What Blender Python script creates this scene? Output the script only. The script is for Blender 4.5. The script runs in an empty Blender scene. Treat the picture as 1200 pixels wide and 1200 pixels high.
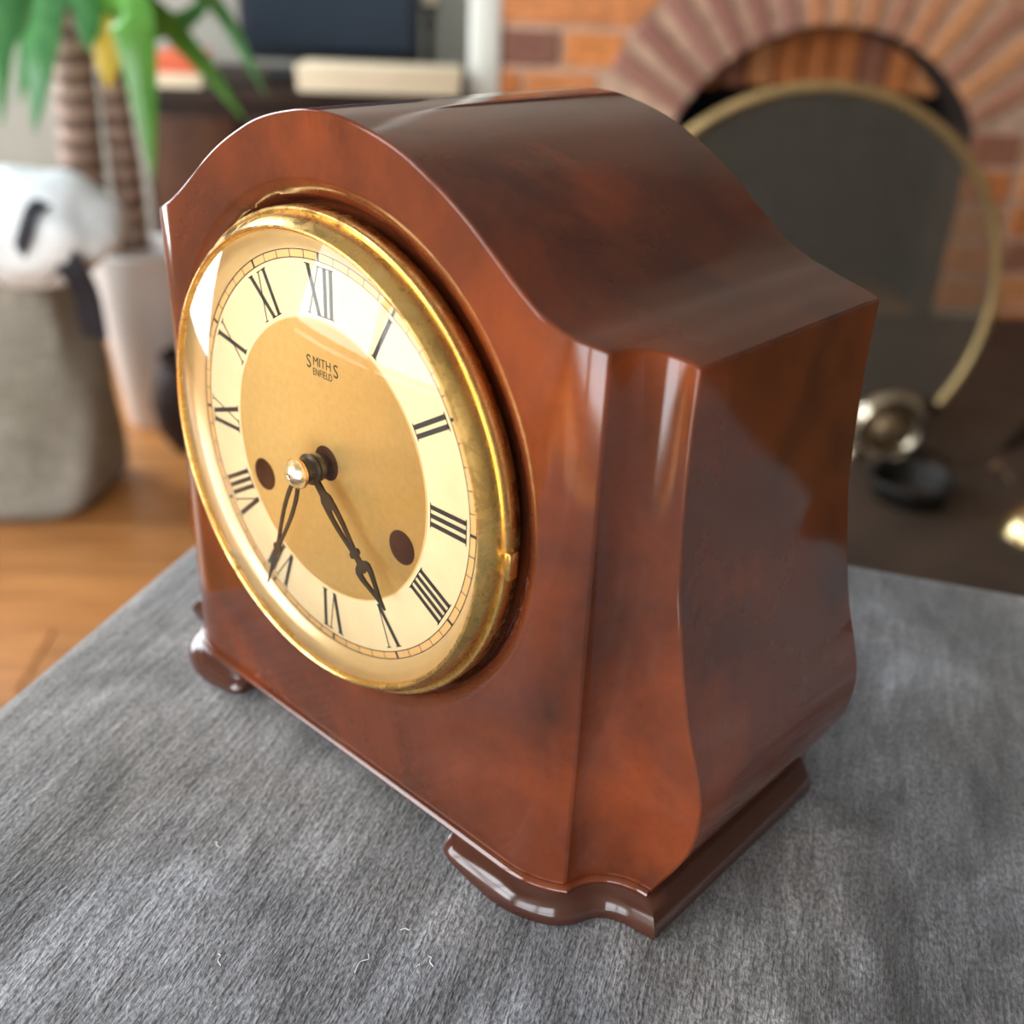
import bpy, bmesh, math, random
from mathutils import Vector, Matrix
import numpy as np
random.seed(7)
SC = bpy.context.scene
COL = SC.collection
R = math.radians
MM = 0.001

# ------------------------------------------------------------------ camera
CAM = Vector((0.2234, -0.1727, 0.2427))
C_R = Vector((0.72992708, 0.68232595, 0.04046924))
C_U = Vector((-0.34063727, 0.31179315, 0.88699001))
C_F = Vector((-0.59259827, 0.66122336, -0.46001191))
FPX = 1266.87
cd = bpy.data.cameras.new('camera')
cam = bpy.data.objects.new('camera', cd); COL.objects.link(cam)
M = Matrix((C_R, C_U, -C_F)).transposed().to_4x4(); M.translation = CAM
cam.matrix_world = M
cd.sensor_width = 36; cd.lens = FPX / 1200 * 36
cd.clip_start = 0.01; cd.clip_end = 50
cd.dof.use_dof = True; cd.dof.focus_distance = 0.288; cd.dof.aperture_fstop = 7.6
SC.camera = cam

# room frame: x along the fireplace wall, y into that wall, z up (0 = stool top)
AZ = R(46)
DV = Vector((math.cos(AZ), math.sin(AZ), 0)); YV = Vector((-math.sin(AZ), math.cos(AZ), 0))
ZF = -0.45
def L(d, y, z): return DV * d + YV * y + Vector((0, 0, z))
def ray(px, py): return C_F + C_R * ((px - 600) / FPX) - C_U * ((py - 600) / FPX)
def pix(px, py, y):            # pixel -> room coordinates on the plane at room depth y
    r = ray(px, py); t = (y - CAM.dot(YV)) / r.dot(YV); P = CAM + r * t
    return Vector((P.dot(DV), P.dot(YV), P.z))
def pixz(px, py, z):
    r = ray(px, py); P = CAM + r * ((z - CAM.z) / r.z)
    return Vector((P.dot(DV), P.dot(YV), P.z))

# ------------------------------------------------------------------ world, light, exposure
w = bpy.data.worlds.new('world'); SC.world = w; w.use_nodes = True
w.node_tree.nodes['Background'].inputs[0].default_value = (0.75, 0.85, 1, 1)
w.node_tree.nodes['Background'].inputs[1].default_value = 0.6
SC.view_settings.view_transform = 'Standard'; SC.view_settings.look = 'None'
SC.view_settings.gamma = 1; SC.view_settings.use_curve_mapping = False
SC.view_settings.exposure = 0.55
def area(name, loc, direction, sx, sy, power, col):
    d = bpy.data.lights.new(name, 'AREA'); d.shape = 'RECTANGLE'; d.size = sx; d.size_y = sy
    d.energy = power; d.color = col
    o = bpy.data.objects.new(name, d); COL.objects.link(o)
    o.location = loc; o.rotation_euler = direction.to_track_quat('-Z', 'Y').to_euler()
    return o
W3 = dict(y0=0.88, y1=2.15, z0=-0.30, z1=1.45)  # guessed window out of view, placed to brighten the background
W1 = dict(y0=-1.15, y1=0.10, z0=0.18, z1=1.30)      # guessed left wall window, out of view, placed to suit the light
W2 = dict(d0=-1.30, d1=0.0, z0=-0.42, z1=0.85)       # unseen glazed door added behind the camera for light and reflections
XL, XR, YF, YB, ZC = -1.38, 2.3, -1.25, 2.35, 2.0
area('guessed_window_light', L(XL - 0.06, (W1['y0'] + W1['y1']) / 2, (W1['z0'] + W1['z1']) / 2), DV, W1['y1'] - W1['y0'], W1['z1'] - W1['z0'], 30, (0.93, 0.97, 1))
area('added_door_light', L((W2['d0'] + W2['d1']) / 2, YF - 0.06, (W2['z0'] + W2['z1']) / 2), YV, W2['d1'] - W2['d0'], W2['z1'] - W2['z0'], 24, (0.92, 0.96, 1))
area('guessed_side_window_light', L(XL - 0.06, (W3['y0'] + W3['y1']) / 2, (W3['z0'] + W3['z1']) / 2), DV, W3['y1'] - W3['y0'], W3['z1'] - W3['z0'], 50, (0.86, 0.94, 1))
sd = bpy.data.lights.new('sun', 'SUN'); sd.energy = 6.0; sd.angle = R(0.6); sd.color = (1, 0.93, 0.8)
sun = bpy.data.objects.new('sun', sd); COL.objects.link(sun)
sun.rotation_euler = (YV * math.cos(R(60)) + DV * 0.05 - Vector((0, 0, math.sin(R(60))))).to_track_quat('-Z', 'Y').to_euler()

# ------------------------------------------------------------------ material helpers
def new_mat(name):
    m = bpy.data.materials.new(name); m.use_nodes = True
    nt = m.node_tree; b = nt.nodes['Principled BSDF']
    return m, nt, b
def N(nt, t, **kw):
    n = nt.nodes.new(t)
    for k, v in kw.items():
        if k.startswith('i_'):
            n.inputs[k[2:].replace('_', ' ')].default_value = v
        else: setattr(n, k, v)
    return n
def ramp(nt, fac, stops, interp='LINEAR'):
    r = N(nt, 'ShaderNodeValToRGB'); r.color_ramp.interpolation = interp
    e = r.color_ramp.elements
    while len(e) < len(stops): e.new(0.5)
    for el, (p, c) in zip(e, stops):
        el.position = p; el.color = (*c, 1) if len(c) == 3 else c
    nt.links.new(fac, r.inputs[0]); return r.outputs[0]
def coords(nt, kind='Object', scale=(1, 1, 1), rot=(0, 0, 0)):
    tc = N(nt, 'ShaderNodeTexCoord'); mp = N(nt, 'ShaderNodeMapping')
    mp.inputs['Scale'].default_value = scale; mp.inputs['Rotation'].default_value = rot
    nt.links.new(tc.outputs[kind], mp.inputs[0]); return mp.outputs[0]
def noise(nt, vec, scale, detail=4, rough=0.55, dist=0.0):
    n = N(nt, 'ShaderNodeTexNoise'); n.inputs['Scale'].default_value = scale
    n.inputs['Detail'].default_value = detail; n.inputs['Roughness'].default_value = rough
    n.inputs['Distortion'].default_value = dist
    nt.links.new(vec, n.inputs['Vector']); return n.outputs['Fac']
def bump(nt, b, h, strength, dist=0.001):
    n = N(nt, 'ShaderNodeBump'); n.inputs['Strength'].default_value = strength; n.inputs['Distance'].default_value = dist
    nt.links.new(h, n.inputs['Height']); nt.links.new(n.outputs[0], b.inputs['Normal'])
def mixc(nt, fac, a, b, mode='MIX'):
    n = N(nt, 'ShaderNodeMix', data_type='RGBA', blend_type=mode)
    for s, v in ((0, fac), (6, a), (7, b)):
        if isinstance(v, (int, float)): n.inputs[s].default_value = v
        elif isinstance(v, tuple): n.inputs[s].default_value = (*v, 1)
        else: nt.links.new(v, n.inputs[s])
    return n.outputs[2]
def plain(name, col, rough=0.5, metal=0.0, var=0.12, scale=30, bmp=0.0, spec=0.5):
    m, nt, b = new_mat(name)
    f = noise(nt, coords(nt), scale, 5)
    lo = tuple(max(0, c * (1 - var)) for c in col); hi = tuple(min(1, c * (1 + var)) for c in col)
    nt.links.new(ramp(nt, f, [(0.3, lo), (0.7, hi)]), b.inputs['Base Color'])
    b.inputs['Roughness'].default_value = rough; b.inputs['Metallic'].default_value = metal
    b.inputs['Specular IOR Level'].default_value = spec
    if bmp: bump(nt, b, f, bmp)
    return m

MAT = {}
# mottled bakelite
m, nt, b = new_mat('bakelite'); MAT['bakelite'] = m
v = coords(nt)
n1 = noise(nt, v, 17, 5, 0.5, 0.8); n2 = noise(nt, coords(nt, scale=(1, 1, 0.55)), 42, 5, 0.6, 0.8); n3 = noise(nt, v, 420, 3, 0.6)
c1 = ramp(nt, n1, [(0.30, (0.050, 0.015, 0.008)), (0.41, (0.095, 0.022, 0.0085)), (0.55, (0.130, 0.028, 0.009)), (0.68, (0.20, 0.040, 0.010))])
c2 = ramp(nt, n2, [(0.30, (0.55, 0.5, 0.48)), (0.5, (1, 1, 1))])
c3 = ramp(nt, n3, [(0.3, (0.88, 0.88, 0.88)), (0.7, (1.0, 1.0, 1.0))])
c = mixc(nt, 0.5, c1, c2, 'MULTIPLY'); c = mixc(nt, 1.0, c, c3, 'MULTIPLY')
nt.links.new(c, b.inputs['Base Color'])
b.inputs['Roughness'].default_value = 0.13; b.inputs['IOR'].default_value = 1.62
nt.links.new(ramp(nt, noise(nt, v, 60, 4), [(0.3, (0.06,) * 3), (0.75, (0.12,) * 3)]), b.inputs['Roughness'])
bump(nt, b, noise(nt, v, 40, 1), 0.03, 0.0006)
m, nt, b = new_mat('dark_bakelite'); MAT['bakelite_dark'] = m
nt.links.new(ramp(nt, noise(nt, coords(nt), 30, 5), [(0.3, (0.042, 0.014, 0.009)), (0.7, (0.070, 0.020, 0.011))]), b.inputs['Base Color'])
b.inputs['Roughness'].default_value = 0.12; b.inputs['IOR'].default_value = 1.62
# brass
m, nt, b = new_mat('aged_brass'); MAT['brass'] = m
v = coords(nt)
sp = noise(nt, v, 160, 6, 0.65, 0.5); bl = noise(nt, v, 38, 4, 0.6)
c = ramp(nt, sp, [(0.30, (0.40, 0.21, 0.07)), (0.40, (0.76, 0.48, 0.15)), (0.7, (0.92, 0.64, 0.24))])
c = mixc(nt, ramp(nt, bl, [(0.55, (0, 0, 0)), (0.72, (0.45, 0.45, 0.45))]), c, (0.42, 0.24, 0.08))
nt.links.new(c, b.inputs['Base Color']); b.inputs['Metallic'].default_value = 1
nt.links.new(ramp(nt, sp, [(0.3, (0.5,) * 3), (0.6, (0.17,) * 3)]), b.inputs['Roughness'])
bump(nt, b, sp, 0.12, 0.0006)
# cream dial paper
MAT['cream'] = plain('cream_dial', (0.78, 0.60, 0.345), 0.45, 0, 0.06, 90)
MAT['inner'] = plain('pale_gilt_ring', (0.85, 0.63, 0.33), 0.3, 0.55, 0.06, 60)
m, nt, b = new_mat('brushed_gold'); MAT['gold'] = m
c = ramp(nt, noise(nt, coords(nt), 400, 5, 0.7), [(0.3, (0.78, 0.50, 0.17)), (0.7, (0.86, 0.57, 0.21))])
nt.links.new(c, b.inputs['Base Color']); b.inputs['Metallic'].default_value = 0.8
b.inputs['Roughness'].default_value = 0.42; b.inputs['Anisotropic'].default_value = 0.75
tg = N(nt, 'ShaderNodeTangent', direction_type='RADIAL', axis='Y'); nt.links.new(tg.outputs[0], b.inputs['Tangent'])
MAT['ink'] = plain('dark_ink', (0.025, 0.022, 0.022), 0.5, 0, 0.2, 300)
MAT['print'] = plain('brown_print', (0.045, 0.026, 0.008), 0.5, 0, 0.1, 300)
MAT['track'] = plain('ochre_track', (0.72, 0.42, 0.16), 0.5, 0, 0.08, 120)
MAT['hand'] = plain('bronzed_steel', (0.035, 0.022, 0.016), 0.34, 0.3, 0.3, 200)
MAT['steel'] = plain('polished_steel', (0.82, 0.76, 0.68), 0.2, 1.0, 0.08, 200)
MAT['copper'] = plain('copper_knurl', (0.75, 0.42, 0.2), 0.35, 1.0, 0.12, 300)
MAT['hole'] = plain('bore_shade', (0.055, 0.022, 0.012), 0.8, 0, 0.3, 100, spec=0.0)
# clock glass (thin domed sheet)
m, nt, b = new_mat('clock_glass'); MAT['glass'] = m
nt.nodes.remove(b)
fr = N(nt, 'ShaderNodeFresnel'); fr.inputs[0].default_value = 1.42
tr = N(nt, 'ShaderNodeBsdfTransparent'); tr.inputs[0].default_value = (0.985, 0.99, 0.98, 1)
gl = N(nt, 'ShaderNodeBsdfGlossy'); gl.inputs['Roughness'].default_value = 0.02
mx = N(nt, 'ShaderNodeMixShader')
nt.links.new(fr.outputs[0], mx.inputs[0]); nt.links.new(tr.outputs[0], mx.inputs[1]); nt.links.new(gl.outputs[0], mx.inputs[2])
nt.links.new(mx.outputs[0], nt.nodes['Material Output'].inputs[0])
# velvet
m, nt, b = new_mat('grey_velvet'); MAT['velvet'] = m
nap = noise(nt, coords(nt, scale=(1, 0.5, 1)), 1000, 2, 0.6, 0.2)
mid = noise(nt, coords(nt, scale=(1, 0.13, 1)), 430, 3, 0.6, 0.15)
big = noise(nt, coords(nt, scale=(1, 0.55, 1)), 26, 5, 0.65, 0.6)
pat = noise(nt, coords(nt), 7, 3, 0.5, 0.4)
c = ramp(nt, big, [(0.34, (0.098, 0.092, 0.087)), (0.48, (0.185, 0.176, 0.170)), (0.57, (0.255, 0.245, 0.239)), (0.66, (0.40, 0.388, 0.382))])
c = mixc(nt, 1.0, c, ramp(nt, nap, [(0.32, (0.42,) * 3), (0.66, (1.3,) * 3)]), 'MULTIPLY')
c = mixc(nt, 1.0, c, ramp(nt, mid, [(0.30, (0.66,) * 3), (0.70, (1.2,) * 3)]), 'MULTIPLY')
c = mixc(nt, ramp(nt, pat, [(0.42, (0, 0, 0)), (0.6, (0.8,) * 3)]), c, mixc(nt, 1.0, c, (0.86, 0.95, 1.10), 'MULTIPLY'))
nt.links.new(c, b.inputs['Base Color']); b.inputs['Roughness'].default_value = 0.85
b.inputs['Sheen Weight'].default_value = 0.55; b.inputs['Sheen Roughness'].default_value = 0.45
b.inputs['Specular IOR Level'].default_value = 0.15
hh = N(nt, 'ShaderNodeMath', operation='MULTIPLY_ADD'); nt.links.new(nap, hh.inputs[0]); hh.inputs[1].default_value = 0.6; nt.links.new(mid, hh.inputs[2])
bump(nt, b, hh.outputs[0], 1.0, 0.0014)
# bricks: colour per brick
m, nt, b = new_mat('fire_brick'); MAT['brick'] = m
oi = N(nt, 'ShaderNodeObjectInfo')
base = oi.outputs['Color']
nz = noise(nt, coords(nt), 38, 6, 0.65)
c = mixc(nt, 1.0, base, ramp(nt, nz, [(0.3, (0.62, 0.6, 0.58)), (0.7, (1.1, 1.1, 1.1))]), 'MULTIPLY')
nt.links.new(c, b.inputs['Base Color']); b.inputs['Roughness'].default_value = 0.85; bump(nt, b, nz, 0.5, 0.004)
m, nt, b = new_mat('arch_brick'); MAT['arch_brick'] = m
oi = N(nt, 'ShaderNodeObjectInfo')
base = oi.outputs['Color']
c = mixc(nt, 1.0, base, ramp(nt, noise(nt, coords(nt), 38, 6, 0.65), [(0.3, (0.65,) * 3), (0.7, (1.1,) * 3)]), 'MULTIPLY')
nt.links.new(c, b.inputs['Base Color']); b.inputs['Roughness'].default_value = 0.85
MAT['mortar'] = plain('mortar', (0.66, 0.44, 0.31), 0.95, 0, 0.25, 40, 0.5)
MAT['soot'] = plain('soot', (0.004, 0.006, 0.010), 0.95, 0, 0.4, 12)
MAT['soot_brown'] = plain('sooty_brick', (0.030, 0.016, 0.010), 0.95, 0, 0.4, 20)
MAT['plaster'] = plain('beige_plaster', (0.55, 0.51, 0.43), 0.9, 0, 0.06, 6)
MAT['dim'] = plain('low_bounce_paint', (0.17, 0.145, 0.12), 0.9, 0, 0.06, 6)  # unseen right wall, toned dark to keep bounced light off the clock side
MAT['taupe'] = plain('taupe_plaster', (0.30, 0.28, 0.235), 0.9, 0, 0.05, 5)
MAT['ceil'] = plain('cream_ceiling', (0.36, 0.345, 0.32), 0.9, 0, 0.04, 5)
MAT['white'] = plain('white_paint', (0.82, 0.82, 0.74), 0.5, 0, 0.03, 10)
# floor boards
m, nt, b = new_mat('pine_board'); MAT['board'] = m
oi = N(nt, 'ShaderNodeObjectInfo')
g = noise(nt, coords(nt, scale=(1.2, 16, 16)), 5, 6, 0.6, 0.6)
c = ramp(nt, g, [(0.28, (0.30, 0.115, 0.030)), (0.5, (0.50, 0.21, 0.062)), (0.72, (0.62, 0.29, 0.095))])
c = mixc(nt, 1.0, c, ramp(nt, oi.outputs['Random'], [(0, (0.8, 0.78, 0.74)), (1, (1.08, 1.05, 1.0))]), 'MULTIPLY')
nt.links.new(c, b.inputs['Base Color']); b.inputs['Roughness'].default_value = 0.38
MAT['dark_wood'] = plain('dark_wood', (0.030, 0.015, 0.010), 0.6, 0, 0.4, 14, spec=0.2)
MAT['mid_wood'] = plain('walnut_panel', (0.075, 0.030, 0.014), 0.6, 0, 0.3, 14, spec=0.2)
MAT['black'] = plain('black_plastic', (0.010, 0.012, 0.016), 0.5, 0, 0.2, 20, spec=0.25)
MAT['screen'] = plain('dark_screen', (0.012, 0.020, 0.032), 0.5, 0, 0.2, 8, spec=0.2)
MAT['cream_card'] = plain('cream_card', (0.80, 0.66, 0.46), 0.7, 0, 0.05, 12)
MAT['red_card'] = plain('red_cover', (0.72, 0.13, 0.05), 0.6, 0, 0.08, 12)
MAT['pot'] = plain('white_glaze', (0.78, 0.72, 0.68), 0.35, 0, 0.03, 8)
MAT['soil'] = plain('soil', (0.05, 0.035, 0.025), 0.95, 0, 0.4, 80, 0.8)
m, nt, b = new_mat('palm_bark'); MAT['bark'] = m
wv = N(nt, 'ShaderNodeTexWave', bands_direction='Z'); wv.inputs['Scale'].default_value = 11; wv.inputs['Distortion'].default_value = 3; wv.inputs['Detail'].default_value = 3
nt.links.new(coords(nt), wv.inputs['Vector'])
nt.links.new(ramp(nt, wv.outputs['Fac'], [(0.1, (0.15, 0.085, 0.06)), (0.8, (0.40, 0.27, 0.21))]), b.inputs['Base Color'])
b.inputs['Roughness'].default_value = 0.8; bump(nt, b, wv.outputs['Fac'], 0.6, 0.006)
def leafmat(name, a, c_):
    m, nt, b = new_mat(name)
    nt.links.new(ramp(nt, noise(nt, coords(nt, scale=(30, 30, 2)), 4, 4), [(0.3, a), (0.7, c_)]), b.inputs['Base Color'])
    b.inputs['Roughness'].default_value = 0.27; b.inputs['Transmission Weight'].default_value = 0.0
    b.inputs['Subsurface Weight'].default_value = 0.0
    return m
MAT['leaf'] = leafmat('leaf_green', (0.055, 0.22, 0.075), (0.12, 0.36, 0.12))
MAT['leaf_bright'] = leafmat('leaf_bright', (0.07, 0.25, 0.035), (0.15, 0.38, 0.06))
MAT['leaf_yellow'] = leafmat('leaf_yellow', (0.75, 0.48, 0.06), (0.85, 0.62, 0.12))
m, nt, b = new_mat('woven_linen'); MAT['linen'] = m
f = noise(nt, coords(nt, scale=(1, 1, 1)), 9, 5); t1 = noise(nt, coords(nt, scale=(40, 40, 4)), 8, 2); t2 = noise(nt, coords(nt, scale=(4, 4, 40)), 8, 2)
c = ramp(nt, f, [(0.3, (0.24, 0.225, 0.175)), (0.7, (0.42, 0.40, 0.34))])
c = mixc(nt, 1.0, c, ramp(nt, t1, [(0.3, (0.7,) * 3), (0.7, (1.1,) * 3)]), 'MULTIPLY'); c = mixc(nt, 1.0, c, ramp(nt, t2, [(0.3, (0.75,) * 3), (0.7, (1.1,) * 3)]), 'MULTIPLY')
nt.links.new(c, b.inputs['Base Color']); b.inputs['Roughness'].default_value = 0.9; bump(nt, b, t1, 0.4, 0.003)
MAT['webbing'] = plain('black_webbing', (0.012, 0.014, 0.022), 0.7, 0, 0.2, 60)
MAT['wrap'] = plain('white_wrap', (0.80, 0.86, 0.88), 0.45, 0, 0.06, 14)
MAT['iron'] = plain('black_iron', (0.014, 0.011, 0.009), 0.5, 0.4, 0.4, 30)
MAT['wire'] = plain('mesh_wire', (0.15, 0.14, 0.11), 0.6, 0.3, 0.1, 30)
MAT['pol_brass'] = plain('polished_brass', (0.80, 0.62, 0.32), 0.25, 1.0, 0.1, 20)
MAT['pewter'] = plain('pale_brass', (0.62, 0.55, 0.42), 0.22, 1.0, 0.1, 20)
MAT['dull_brass'] = plain('dull_brass', (0.30, 0.22, 0.13), 0.5, 0.8, 0.2, 20)
MAT['rim_brass'] = plain('rim_brass', (0.62, 0.46, 0.22), 0.5, 0.9, 0.12, 20)
MAT['slate'] = plain('dark_hearth_stone', (0.055, 0.034, 0.022), 0.6, 0, 0.3, 9, 0.3)
MAT['log'] = plain('log_bark', (0.12, 0.055, 0.025), 0.9, 0, 0.4, 20, 0.8)
MAT['lint'] = plain('white_lint', (0.8, 0.78, 0.75), 0.8, 0, 0.05, 100)

# ------------------------------------------------------------------ object helpers
def mesh_obj(name, verts, faces, mat, parent=None, smooth=0, loc=None, rotz=None):
    me = bpy.data.meshes.new(name); me.from_pydata([tuple(v) for v in verts], [], faces); me.update()
    return link(name, me, mat, parent, smooth, loc, rotz)
def link(name, me, mat, parent=None, smooth=0, loc=None, rotz=None):
    if mat is not None and not me.materials: me.materials.append(MAT[mat])
    o = bpy.data.objects.new(name, me); COL.objects.link(o)
    if smooth:
        me.shade_smooth() if hasattr(me, 'shade_smooth') else [setattr(p, 'use_smooth', True) for p in me.polygons]
        if smooth < 180: me.set_sharp_from_angle(angle=R(smooth))
    if loc is not None: o.location = loc
    if rotz is not None: o.rotation_euler = (0, 0, rotz)
    if parent is not None: o.parent = parent
    return o
def fix(me):
    bm = bmesh.new(); bm.from_mesh(me); bmesh.ops.remove_doubles(bm, verts=bm.verts, dist=1e-6)
    bmesh.ops.recalc_face_normals(bm, faces=bm.faces); bm.to_mesh(me); bm.free()
def empty(name, loc, rotz=0):
    o = bpy.data.objects.new(name, None); COL.objects.link(o); o.location = loc; o.rotation_euler = (0, 0, rotz); o.empty_display_size = 0.05
    return o
def tag(o, label, cat, group=None, kind=None):
    o['label'] = label; o['category'] = cat
    if group: o['group'] = group
    if kind: o['kind'] = kind
    return o
def struct(o, label, cat): return tag(o, label, cat, kind='structure')
def box_me(name, x0, x1, y0, y1, z0, z1, bev=0.0, seg=2):
    bm = bmesh.new(); bmesh.ops.create_cube(bm, size=1)
    for v in bm.verts:
        v.co = Vector(((x0 + x1) / 2 + v.co.x * (x1 - x0), (y0 + y1) / 2 + v.co.y * (y1 - y0), (z0 + z1) / 2 + v.co.z * (z1 - z0)))
    if bev: bmesh.ops.bevel(bm, geom=bm.edges[:], offset=bev, segments=seg, affect='EDGES', profile=0.5)
    me = bpy.data.meshes.new(name); bm.to_mesh(me); bm.free(); return me
def box(name, x0, x1, y0, y1, z0, z1, mat, parent=None, bev=0.0, seg=2, **kw):
    return link(name, box_me(name, x0, x1, y0, y1, z0, z1, bev, seg), mat, parent, 40 if bev else 0, **kw)
def lathe(name, prof, mat, parent=None, axis='Z', centre=(0, 0, 0), n=96, smooth=40, closed=False, **kw):
    vs, fs = [], []
    k = len(prof)
    for i in range(n):
        a = 2 * math.pi * i / n; c, s = math.cos(a), math.sin(a)
        for r, h in prof:
            p = (r * c, r * s, h) if axis == 'Z' else (r * c, h, r * s)
            vs.append((p[0] + centre[0], p[1] + centre[1], p[2] + centre[2]))
    for i in range(n):
        j = (i + 1) % n
        for q in range(k if closed else k - 1):
            q2 = (q + 1) % k
            fs.append((i * k + q, j * k + q, j * k + q2, i * k + q2))
    me = bpy.data.meshes.new(name); me.from_pydata(vs, [], fs); fix(me)
    bm = bmesh.new(); bm.from_mesh(me); bmesh.ops.dissolve_degenerate(bm, dist=1e-7, edges=bm.edges); bmesh.ops.recalc_face_normals(bm, faces=bm.faces); bm.to_mesh(me); bm.free()
    return link(name, me, mat, parent, smooth, **kw)
def tube_geo(pts, r, n=8, caps=True):
    pts = [Vector(p) for p in pts]; vs, fs = [], []
    rr = r if isinstance(r, (list, tuple)) else [r] * len(pts)
    up = None
    for i, p in enumerate(pts):
        t = (pts[min(i + 1, len(pts) - 1)] - pts[max(i - 1, 0)]).normalized()
        if up is None: up = t.orthogonal().normalized()
        up = (up - t * up.dot(t)).normalized(); s = t.cross(up)
        for k in range(n):
            a = 2 * math.pi * k / n; vs.append(p + (up * math.cos(a) + s * math.sin(a)) * rr[i])
    for i in range(len(pts) - 1):
        for k in range(n):
            k2 = (k + 1) % n; fs.append((i * n + k, i * n + k2, (i + 1) * n + k2, (i + 1) * n + k))
    if caps: fs += [tuple(range(n))[::-1], tuple(range((len(pts) - 1) * n, len(pts) * n))]
    return vs, fs
def tube(name, pts, r, mat, parent=None, n=8, **kw):
    vs, fs = tube_geo(pts, r, n); o = mesh_obj(name, vs, fs, mat, parent, 50, **kw); return o
def spline(pts, n):
    pts = [Vector(p) for p in pts]; P = [pts[0] * 2 - pts[1]] + pts + [pts[-1] * 2 - pts[-2]]; out = []
    for i in range(1, len(P) - 2):
        for k in range(n):
            t = k / n; a, b, c, d = P[i - 1:i + 3]
            out.append(0.5 * (2 * b + (c - a) * t + (2 * a - 5 * b + 4 * c - d) * t * t + (3 * b - a - 3 * c + d) * t ** 3))
    return out + [pts[-1]]
def prism(name, poly, y0, y1, mat, parent=None, smooth=0, tris=None, **kw):     # polygon in xz, extruded along y
    k = len(poly); vs = [(x, y0, z) for x, z in poly] + [(x, y1, z) for x, z in poly]
    fs = [tuple(range(k)), tuple(range(2 * k - 1, k - 1, -1))] + [(i, i + k, (i + 1) % k + k, (i + 1) % k) for i in range(k)]
    me = bpy.data.meshes.new(name); me.from_pydata(vs, [], fs)
    bm = bmesh.new(); bm.from_mesh(me); bmesh.ops.recalc_face_normals(bm, faces=bm.faces); bm.to_mesh(me); bm.free()
    return link(name, me, mat, parent, smooth, **kw)

# ================================================================== THE ROOM
def rbox(name, d0, d1, y0, y1, z0, z1, mat, parent=None, bev=0.0):
    """box in room coordinates; own origin at its base centre"""
    c = ((d0 + d1) / 2, (y0 + y1) / 2, z0)
    o = box(name, d0 - c[0], d1 - c[0], y0 - c[1], y1 - c[1], 0, z1 - z0, mat, parent, bev)
    if parent is None: o.location = L(*c); o.rotation_euler = (0, 0, AZ)
    else: o.location = c
    return o
room = lambda nm: empty(nm, (0, 0, 0), AZ)
# floor of boards
fl = room('floor'); struct(fl, 'orange pine floorboards running under the stool', 'floor')
rbox('subfloor', XL, XR, YF, YB, ZF - 0.05, ZF - 0.012, 'dark_wood', fl)
bw = 0.118; y = YF; k = 0
plank_me = {}
while y < YB - 0.02:
    x = XL; cuts = [XL + 0.7 + (k * 0.83) % 1.3, XL + 2.3 + (k * 0.61) % 0.9, XR]
    for c in cuts:
        ln = round(c - x, 3)
        if ln not in plank_me: plank_me[ln] = box_me('plank', -ln / 2 + 0.001, ln / 2 - 0.001, 0.001, bw - 0.001, -0.012, 0, 0.0015, 1)
        o = link('plank', plank_me[ln], 'board', fl); o.location = ((x + c) / 2, y, ZF)
        x = c
    y += bw; k += 1
struct(rbox('ceiling', XL - .2, XR + .2, YF - .2, YB + .2, ZC, ZC + 0.05, 'ceil'), 'pale ceiling above the room', 'ceiling')
struct(rbox('wall_back', XL - .1, XR + .1, YB, YB + 0.1, ZF, ZC, 'taupe'), 'beige plaster wall behind the sideboard', 'wall')
struct(rbox('wall_right', XR, XR + 0.1, YF, YB, ZF, ZC, 'dim'), 'wall to the right of the fireplace, darkened to cut bounced light', 'wall')
def wall_with_holes(name, label, along, pos, a0, a1, holes):
    e = room(name); struct(e, label, 'wall'); cur = a0; rects = []
    for h0, h1, z0, z1 in holes:
        rects += [(cur, h0, ZF, ZC), (h0, h1, ZF, z0), (h0, h1, z1, ZC)]; cur = h1
    for p0, p1, q0, q1 in rects + [(cur, a1, ZF, ZC)]:
        if q1 - q0 < 0.005: continue
        if along == 'y': rbox('plaster_panel', pos - 0.12, pos, p0, p1, q0, q1, 'plaster', e)
        else: rbox('plaster_panel', p0, p1, pos - 0.12, pos, q0, q1, 'plaster', e)
    return e
wall_with_holes('wall_left', 'plaster wall with two wide guessed windows', 'y', XL, YF - .12, YB, [(W['y0'], W['y1'], W['z0'], W['z1']) for W in (W1, W3)])
wall_with_holes('wall_front', 'plaster wall with an added glazed door', 'x', YF, XL - .12, XR, [(W2['d0'], W2['d1'], W2['z0'], W2['z1'])])
for nm, W, lab in (('window_1', W1, 'guessed white framed window lighting the clock'), ('window_3', W3, 'guessed white framed window lighting the background by the yucca')):
    e = room(nm); struct(e, lab, 'window')
    for q in (W['y0'] + .03, (W['y0'] + W['y1']) / 2, W['y1'] - .03): rbox('window_frame', XL - .05, XL + .0, q - .025, q + .025, W['z0'], W['z1'], 'white', e)
    for q in (W['z0'] + .03, W['z0'] + .55, W['z1'] - .03): rbox('glazing_bar', XL - .045, XL - .005, W['y0'], W['y1'], q - .02, q + .02, 'white', e)
e = room('added_door'); struct(e, 'white framed glazed door added out of view for light and reflections', 'window')
for q in (W2['d0'] + .03, (W2['d0'] + W2['d1']) / 2, W2['d1'] - .03): rbox('window_frame', q - .03, q + .03, YF - .05, YF, W2['z0'], W2['z1'], 'white', e)
for q in (W2['z0'] + .03, W2['z0'] + .6, W2['z0'] + 1.2, W2['z1'] - .03): rbox('glazing_bar', W2['d0'], W2['d1'], YF - .045, YF - .005, q - .02, q + .02, 'white', e)

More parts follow.
